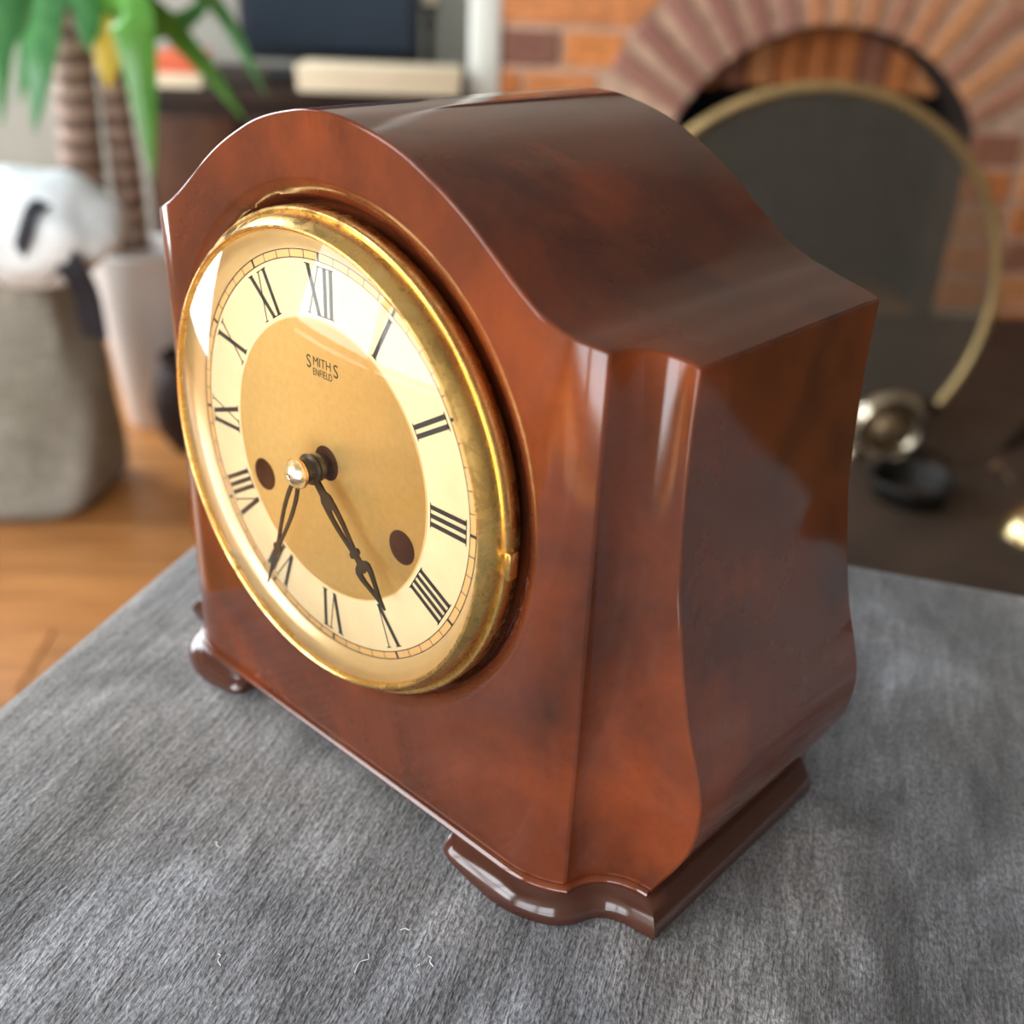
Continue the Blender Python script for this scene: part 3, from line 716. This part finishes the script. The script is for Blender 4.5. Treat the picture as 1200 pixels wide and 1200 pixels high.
# ================================================================== MANTEL CLOCK (millimetres, front face at y = 0)
CK = empty('mantel_clock', (0, 0, 0)); CK.scale = (1, 1, 1)
tag(CK, 'mottled brown bakelite mantel clock with brass bezel on the grey velvet stool', 'clock')
def mm(vs): return [(v[0] * MM, v[1] * MM, v[2] * MM) for v in vs]
SZ = np.array([0, 9.4, 13, 23.2, 32.1, 40.9, 49.3, 59, 66.9, 80.7, 96.7, 108, 117, 125.9, 137.7, 148.6, 163.4, 180])
SX = np.array([108, 108.3, 109.9, 115, 118.5, 119.9, 119.6, 116.9, 114.0, 110.2, 107.0, 105.0, 104.2, 103.7, 103.2, 103.0, 103.2, 103.4])
TX = np.array([0, 8, 14, 22, 30, 37, 45, 52, 60, 66, 70, 74, 78, 82, 86, 92, 97, 104, 110])
TZ = np.array([206.4, 206.0, 205.0, 203.2, 200.6, 197.4, 193.2, 188.8, 182.9, 178.4, 175.6, 173.1, 171.2, 169.6, 168.5, 166.7, 165.4, 163.3, 162])
def smooth_interp(xs, ys):
    m_ = np.gradient(ys, xs)
    def f(x):
        i = int(np.clip(np.searchsorted(xs, x) - 1, 0, len(xs) - 2)); h = xs[i + 1] - xs[i]; t = (x - xs[i]) / h
        return float((2 * t ** 3 - 3 * t * t + 1) * ys[i] + (t ** 3 - 2 * t * t + t) * h * m_[i] + (-2 * t ** 3 + 3 * t * t) * ys[i + 1] + (t ** 3 - t * t) * h * m_[i + 1])
    return f
s_of = smooth_interp(SZ, SX); _T = smooth_interp(TX, TZ); T_of = lambda x: _T(abs(x))
ZC0, RIDGE, YR, YC, DEP, ZB = 112.6, 90.0, 5.5, 21.0, 107.0, 9.0
def front_y(x):
    return 0.0 if x < 72 else 5.5 * ((x - 72) / 18) ** 2.2
half = [('f', x) for x in np.arange(0, 72, 1.5)] + [('f', x) for x in np.linspace(72, 90, 15)] + [('c', ph) for ph in np.linspace(0, math.pi / 2, 14)[1:]] + [('s', k / 8) for k in range(1, 9)]
def colpt(kind, v, z):
    if kind == 'f': return (v, front_y(v))
    s = s_of(z)
    if kind == 'c': return (RIDGE + (s - RIDGE) * (1 - math.cos(v)), YR + (YC - YR) * math.sin(v))
    return (s, YC + (DEP - YC) * v)
def recess(x, z):
    r = math.hypot(x, z - ZC0)
    if r > 77.5: return 0
    t = min(1, (77.5 - r) / 6.0); d_ = 2.6 * (t * t * (3 - 2 * t)); t2 = min(1, max(0, (72.6 - r) / 2.4))
    return d_ + 4.2 * (t2 * t2 * (3 - 2 * t2))
cols = [(-1, k, v) for k, v in half[:0:-1]] + [(1, k, v) for k, v in half]
NZ = 110; vs = []; idx = []
for sgn, k, v in cols:
    xt, _ = colpt(k, v, 163.4); zt_ = T_of(xt); col_ = []
    for j in range(NZ + 1):
        z = ZB + (zt_ - ZB) * j / NZ
        x, y = colpt(k, v, z)
        if j == NZ: x, y = colpt(k, v, 163.4)
        if k == 'f': y += recess(x, z)
        col_.append(len(vs)); vs.append((sgn * x, y, z))
    idx.append(col_)
fs = []
for i in range(len(cols) - 1):
    for j in range(NZ): fs.append((idx[i][j], idx[i + 1][j], idx[i + 1][j + 1], idx[i][j + 1]))
fr_i = [i for i, c in enumerate(cols) if c[1] != 's']
grid = []
for i in fr_i:
    x, y, z = vs[idx[i][NZ]]; g = [idx[i][NZ]]
    for k in range(1, 9): g.append(len(vs)); vs.append((x, y + (DEP - y) * k / 8, z))
    grid.append(g)
for a, b5 in zip(grid[:-1], grid[1:]):
    for k in range(8): fs.append((a[k], b5[k], b5[k + 1], a[k + 1]))
back = [g[8] for g in grid] + [idx[-1][j] for j in range(NZ - 1, -1, -1)] + [idx[0][j] for j in range(0, NZ)]
fs.append(tuple(back))
fs.append(tuple(c[0] for c in idx))
me = bpy.data.meshes.new('case'); me.from_pydata(mm(vs), [], fs); fix(me)
case = link('case', me, 'bakelite', CK, 30)
bv = case.modifiers.new('edge', 'BEVEL'); bv.width = .0008; bv.segments = 2; bv.limit_method = 'ANGLE'; bv.angle_limit = R(32); bv.harden_normals = False
# plan path of the lower edge (right half), used by bead and feet
def plan(z=ZB):
    return [(x, front_y(x)) for x in list(np.arange(0, 72, 4)) + list(np.linspace(72, 90, 12))] + [colpt('c', ph, z) for ph in np.linspace(0, math.pi / 2, 14)[1:]]
def offset_path(P, d):
    out = []
    for i, p in enumerate(P):
        a = Vector(P[max(i - 1, 0)]); b6 = Vector(p); c = Vector(P[min(i + 1, len(P) - 1)])
        t1 = (b6 - a).normalized() if i > 0 else (c - b6).normalized(); t2 = (c - b6).normalized() if i < len(P) - 1 else t1
        n1 = Vector((t1.y, -t1.x)); n2 = Vector((t2.y, -t2.x)); n_ = (n1 + n2)
        n_ = n_ / max(.35, n_.dot(n1)) if n_.length > 1e-6 else n1
        out.append(b6 + n_ * d)
    return out
def sweep(name, P, prof, mat, parent, mirror=False, zlift=None, closed=True, smooth=40, ends=False):
    endf = lambda i, n: {0: .62, 1: .9, n - 1: .6, n - 2: .88}.get(i, 1.0)
    offs = {d: offset_path(P, d) for d, _ in prof}; vs, fs = [], []; k = len(prof)
    sg = -1 if mirror else 1
    for i in range(len(P)):
        lift = zlift(P[i][0], P[i][1]) if zlift else 0
        for d0_, z in prof:
            q = offs[d0_][i] if not ends or d0_ < 0 else Vector(P[i]) + (offs[d0_][i] - Vector(P[i])) * endf(i, len(P)); vs.append((sg * q.x, q.y, lift + z * (10.5 - lift) / 10.5 if zlift else z))
    for i in range(len(P) - 1):
        for a in range(k): fs.append((i * k + a, (i + 1) * k + a, (i + 1) * k + (a + 1) % k, i * k + (a + 1) % k))
    fs += [tuple(range(k)), tuple(range((len(P) - 1) * k, len(P) * k))]
    me = bpy.data.meshes.new(name); me.from_pydata(mm(vs), [], fs); fix(me)
    return link(name, me, mat, parent, smooth)
PP = plan(); full = [(-x, y) for x, y in PP[:0:-1]] + PP
bead_prof = [(-2.0 + 0.0, 10.9), (0.3, 11.0), (1.2, 10.6), (1.75, 9.8), (1.6, 8.9), (0.9, 8.3), (-2.0, 8.2)]
sweep('bead_moulding', full, bead_prof, 'bakelite', CK)
SP = [tuple(p) for p in PP]
for _ in range(5):
    SP = [SP[i] if i in (0, len(SP) - 1) or SP[i][0] < 80 else ((SP[i - 1][0] + 2 * SP[i][0] + SP[i + 1][0]) / 4, (SP[i - 1][1] + 2 * SP[i][1] + SP[i + 1][1]) / 4) for i in range(len(SP))]
footP = [p for p in SP if p[0] >= 51.9] + [(s_of(ZB), yy) for yy in np.linspace(28, 101, 9)]
footP += [(s_of(ZB), 103.2), (s_of(ZB), 104.5)]
footP.insert(1, (53.2, 0.0))
def lift(x, y): return 0 if y > 12 or x > 72 else 5.5 * (1 - (x - 52) / 20) ** 1.5
foot_prof = [(-4, 9.4), (1.6, 9.2), (2.3, 8.6), (3.3, 8.0), (4.6, 7.0), (5.8, 5.6), (6.7, 4.0), (7.0, 2.5), (6.7, 1.1), (5.8, 0.2), (5.0, 0), (-4, 0)]
def footm(m_):
    f = sweep('foot', footP, foot_prof, 'bakelite_dark', CK, m_, lambda x, y: lift(x, y) * .9, smooth=45, ends=True)
footm(False); footm(True)
# bezel
ctr = (0, 0, ZC0 * MM)
def lm(name, prof, mat, parent, n=160, **kw): return lathe(name, [(r * MM, h * MM) for r, h in prof], mat, parent, 'Y', ctr, n, **kw)
bez = lm('bezel', [(65.0, 2.0), (70.0, 2.0), (70.5, 1.4), (70.6, -2.6), (70.2, -3.3), (69.5, -3.5), (69.0, -3.3), (68.8, -3.7), (68.7, -4.8), (68.0, -6.6), (66.9, -8.0), (66.4, -8.7), (65.9, -8.8), (65.4, -8.5), (65.2, -7.8), (65.0, -7.0)], 'brass', CK, closed=True)
bez['label'] = 'tarnished brass bezel'
lm('inner_ring', [(65.0, -7.0), (64.2, -5.4), (62.6, -4.0), (61.0, -3.3), (60.3, -2.8), (59.8, -2.7), (59.8, -1.6), (65.0, -1.6)], 'inner', bez, closed=True)
tb = box('latch_tab', 70.0 * MM, 71.9 * MM, -3.6 * MM, -.4 * MM, 105.6 * MM, 113.2 * MM, 'brass', bez, .0004, 2)
hb = box('hinge', -71.6 * MM, -70.2 * MM, -3 * MM, 2 * MM, 105 * MM, 120 * MM, 'brass', bez, .0004, 2)
# dial
YD = -2.5
dial = lm('dial_plate', [(5.2, YD + 2.5), (5.2, YD), (41.6, YD), (60.4, YD), (60.4, YD + 1.5), (6, YD + 1.5)], 'cream', CK, closed=False); dial['label'] = 'cream dial with black Roman numerals'
def annulus(name, r0, r1, y, mat, parent, th=.08, n=160): return lm(name, [(r0, y), (r1, y), (r1, y - th), (r0, y - th)], mat, parent, n, closed=True)
# gold centre with two winding holes and the arbor hole
bm = bmesh.new(); RG = 41.4
def circ(cx_, cz_, r, n): return [(cx_ + r * math.cos(2 * math.pi * i / n), cz_ + r * math.sin(2 * math.pi * i / n)) for i in range(n)]
HOLES = [(-30.6, -14.2, 5.0), (31.6, -14.2, 5.0), (0, 0, 5.2)]
def holed_disc(name, y, mat, parent):
    cu = bpy.data.curves.new(name, 'CURVE'); cu.dimensions = '2D'; cu.fill_mode = 'FRONT'
    for (hx, hz_, r, n) in [(0, 0, RG, 144)] + [(a, b8, r, 40) for a, b8, r in HOLES]:
        s = cu.splines.new('POLY'); P = circ(hx, hz_, r, n); s.points.add(n - 1); s.use_cyclic_u = True
        for q, (a, b9) in zip(s.points, P): q.co = (a * MM, b9 * MM, 0, 1)
    to = bpy.data.objects.new('tmp', cu); COL.objects.link(to)
    dg = bpy.context.evaluated_depsgraph_get(); me = bpy.data.meshes.new_from_object(to.evaluated_get(dg)); bpy.data.objects.remove(to)
    for v in me.vertices: v.co = Vector((v.co.x, y * MM, v.co.y + ZC0 * MM))
    me.materials.clear(); me.name = name
    o = link(name, me, mat, parent); return o
g = holed_disc('gold_centre', YD - .14, 'gold', dial); g['label'] = 'brushed gold dial centre'
annulus('gold_centre_edge', RG - .25, RG + .15, YD - .1, 'track', dial, .1)
for hx, hz_, r in HOLES[:2]:
    c_ = (hx * MM, 0, (ZC0 + hz_) * MM)
    lathe('winding_hole_shade', [(0, (YD - .12) * MM), (r * MM, (YD - .12) * MM), ((r + .15) * MM, (YD - .18) * MM)], 'hole', dial, 'Y', c_, 32)  # flat dark disc, the shade of the bore put into its colour
lathe('arbor_hole_shade', [(0, (YD - .10) * MM), (5.3 * MM, (YD - .10) * MM)], 'hole', dial, 'Y', ctr, 32)  # flat disc too, dark colour in place of shade in the hole
# minute track
annulus('track_band', 57.3, 59.5, YD - .02, 'track', dial, .06)
vs, fs = [], []
def addq(P, y=YD - .16):
    o = len(vs); k = len(P); vs.extend([(x * MM, y * MM, (ZC0 + z) * MM) for x, z in P]); fs.append(tuple(range(o, o + k)))
for r in (57.3, 59.5):
    for i in range(180):
        a0, a1 = 2 * math.pi * i / 180, 2 * math.pi * (i + 1) / 180; h = .13
        addq([((r - h) * math.sin(a0), (r - h) * math.cos(a0)), ((r + h) * math.sin(a0), (r + h) * math.cos(a0)), ((r + h) * math.sin(a1), (r + h) * math.cos(a1)), ((r - h) * math.sin(a1), (r - h) * math.cos(a1))])
for i in range(60):
    a = 2 * math.pi * i / 60; h = .45 if i % 5 == 0 else .13; u = Vector((math.sin(a), math.cos(a))); t = Vector((u.y, -u.x))
    addq([tuple(u * 57.2 + t * h), tuple(u * 59.6 + t * h), tuple(u * 59.6 - t * h), tuple(u * 57.2 - t * h)])
mesh_obj('minute_track', vs, fs, 'ink', dial)
# numerals from strokes: local x tangential, y radial (0 inner .. 13.4 outer)
H0, H1 = 42.6, 56.0
def numeral(hour, glyphs):
    HH = H1 - H0; quads = []; x = 0; spans = []
    wI, wV, wX = 2.55, 7.0, 7.2
    tot = sum({'I': wI, 'V': wV, 'X': wX}[g_] for g_ in glyphs); x = -tot / 2
    sf = .32
    def bar(xb, xt, wd): quads.append([(xb - wd / 2, 0), (xb + wd / 2, 0), (xt + wd / 2, HH), (xt - wd / 2, HH)])
    def serif(xc, wd, top): 
        z0_ = HH - sf if top else 0; quads.append([(xc - wd / 2, z0_), (xc + wd / 2, z0_), (xc + wd / 2, z0_ + sf), (xc - wd / 2, z0_ + sf)])
    for g_ in glyphs:
        if g_ == 'I':
            c_ = x + wI / 2; bar(c_, c_, 1.4); serif(c_, 2.6, 1); serif(c_, 2.6, 0); x += wI
        elif g_ == 'V':
            c_ = x + wV / 2; bar(c_ + .15, c_ - 2.3, 1.55); bar(c_ + .3, c_ + 2.5, .42); serif(c_ - 2.3, 2.6, 1); serif(c_ + 2.5, 2.0, 1); x += wV
        else:
            c_ = x + wX / 2; bar(c_ + 2.2, c_ - 2.2, 1.55); bar(c_ - 2.3, c_ + 2.3, .42); serif(c_ - 2.3, 2.5, 1); serif(c_ + 2.3, 2.0, 1); serif(c_ + 2.3, 2.5, 0); serif(c_ - 2.3, 2.0, 0); x += wX
    a = R(30 * hour); u = Vector((math.sin(a), math.cos(a))); t = Vector((u.y, -u.x))
    vs, fs = [], []
    for q in quads:
        o = len(vs)
        for px, py in q:
            p = u * (H0 + py) + t * px * (0.84 + .16 * (H0 + py) / H1); vs.append((p.x * MM, (YD - .12) * MM, (ZC0 + p.y) * MM))
        fs.append((o, o + 1, o + 2, o + 3))
    return mesh_obj('numeral', vs, fs, 'ink', dial)
for h, s in enumerate(('XII', 'I', 'II', 'III', 'IIII', 'V', 'VI', 'VII', 'VIII', 'IX', 'X', 'XI')): numeral(h, s)
# maker's lettering
def text(name, body, size, x, z, sx=1.0, mat='print', parent=None):
    cu = bpy.data.curves.new(name, 'FONT'); cu.body = body; cu.size = size * MM; cu.align_x = 'CENTER'; cu.resolution_u = 3; cu.offset = 0.0
    to = bpy.data.objects.new('tmp', cu); COL.objects.link(to)
    dg = bpy.context.evaluated_depsgraph_get(); me = bpy.data.meshes.new_from_object(to.evaluated_get(dg)); bpy.data.objects.remove(to)
    for v in me.vertices: v.co = Vector((v.co.x * sx + x * MM, (YD - .22) * MM, v.co.y + z * MM))
    me.materials.clear(); return link(name, me, mat, parent)
text('maker_lettering', 'S', 5.4, -5.85, ZC0 + 27.0, .92, parent=dial)
text('maker_lettering', 'MITH', 3.7, -0.15, ZC0 + 28.2, .92, parent=dial)
text('maker_lettering', 'S', 5.4, 5.75, ZC0 + 27.0, .92, parent=dial)
text('maker_lettering', 'ENFIELD', 3.0, 0, ZC0 + 25.4, .76, parent=dial)
# hands
def shape(name, outer, holes, y, th, mat, parent, ang, mirror=True):
    cu = bpy.data.curves.new(name, 'CURVE'); cu.dimensions = '2D'; cu.fill_mode = 'BOTH'; cu.extrude = th / 2 * MM
    for P in [outer] + holes:
        s = cu.splines.new('POLY'); s.points.add(len(P) - 1); s.use_cyclic_u = True
        for q, (a, b9) in zip(s.points, P): q.co = (a * MM, b9 * MM, 0, 1)
    to = bpy.data.objects.new('tmp', cu); COL.objects.link(to)
    dg = bpy.context.evaluated_depsgraph_get(); me = bpy.data.meshes.new_from_object(to.evaluated_get(dg)); bpy.data.objects.remove(to)
    u = Vector((math.sin(ang), math.cos(ang))); t = Vector((u.y, -u.x))
    for v in me.vertices:
        p = u * v.co.y + t * v.co.x; v.co = Vector((p.x, y * MM + v.co.z, p.y + ZC0 * MM))
    me.materials.clear(); return link(name, me, mat, parent)
def sym(half_): return half_ + [(-x, y) for x, y in half_[::-1]]
# hour hand: hub, slot section, collar, heart tip
oh = sym([(x * 1.22, y) for x, y in [(1.1, 2.5), (1.2, 8.0), (2.1, 9.5), (2.2, 13), (2.0, 18), (1.35, 23), (1.0, 25.6), (1.9, 26.2), (1.9, 27.4), (.8, 28.0), (.9, 29.5), (2.4, 30.3), (3.1, 31.6), (2.9, 33.8), (1.9, 37), (1.1, 39.8), (.55, 42), (.05, 44.6)]])
hs = sym([(.75, 13.2), (.95, 15), (.9, 18), (.5, 22), (.06, 24.3)])
hh_ = [(.0, 33.0), (.6, 32.2), (1.3, 32.3), (1.75, 33.2), (1.5, 35.0), (.8, 37.4), (.0, 39.0), (-.8, 37.4), (-1.5, 35.0), (-1.75, 33.2), (-1.3, 32.3), (-.6, 32.2)]
hour = shape('hour_hand', oh, [hs, hh_], -8.4, .7, 'hand', CK, R(136))
lm('hub', [(2.2, YD - .1), (4.2, -6.2), (4.3, -7.4), (3.8, -7.7), (4.5, -8.0), (4.6, -8.8), (3.6, -9.2), (3.3, -10.4), (3.8, -10.8), (3.8, -11.4), (0, -11.5)], 'hand', hour, 48)
om = sym([(x * 1.12, y) for x, y in [(.7, 2.2), (1.5, 4), (2.1, 9), (2.15, 15), (1.7, 21), (1.0, 27), (.75, 30.0), (1.6, 30.8), (1.6, 32.0), (.9, 32.6), (.8, 36), (.45, 41), (.05, 47.5)]])
hm = sym([(.25, 4.2), (.9, 7), (1.25, 12), (1.15, 17), (.7, 22.5), (.1, 27)])
minute = shape('minute_hand', om, [hm], -12.2, .6, 'hand', CK, R(203.5))
cp = lm('centre_nut', [(0, -11.6), (3.9, -11.7), (4.3, -12.2), (4.3, -13.2), (4.0, -13.6), (3.6, -14.4), (2.4, -15.3), (1.0, -15.8), (.9, -15.5), (0, -15.4)], 'steel', CK, 48)
annulus('knurled_ring', 4.2, 4.45, -12.3, 'copper', cp, .9, 64)
# domed glass
sag, rg, yg = 13.0, 65.3, -8.0
Rg = (rg * rg + sag * sag) / (2 * sag)
gp = [(rg * t, yg - (math.sqrt(Rg * Rg - (rg * t) ** 2) - (Rg - sag))) for t in np.linspace(0, 1, 40)]
gl_ = lm('domed_glass', gp, 'glass', CK, 128, smooth=180)
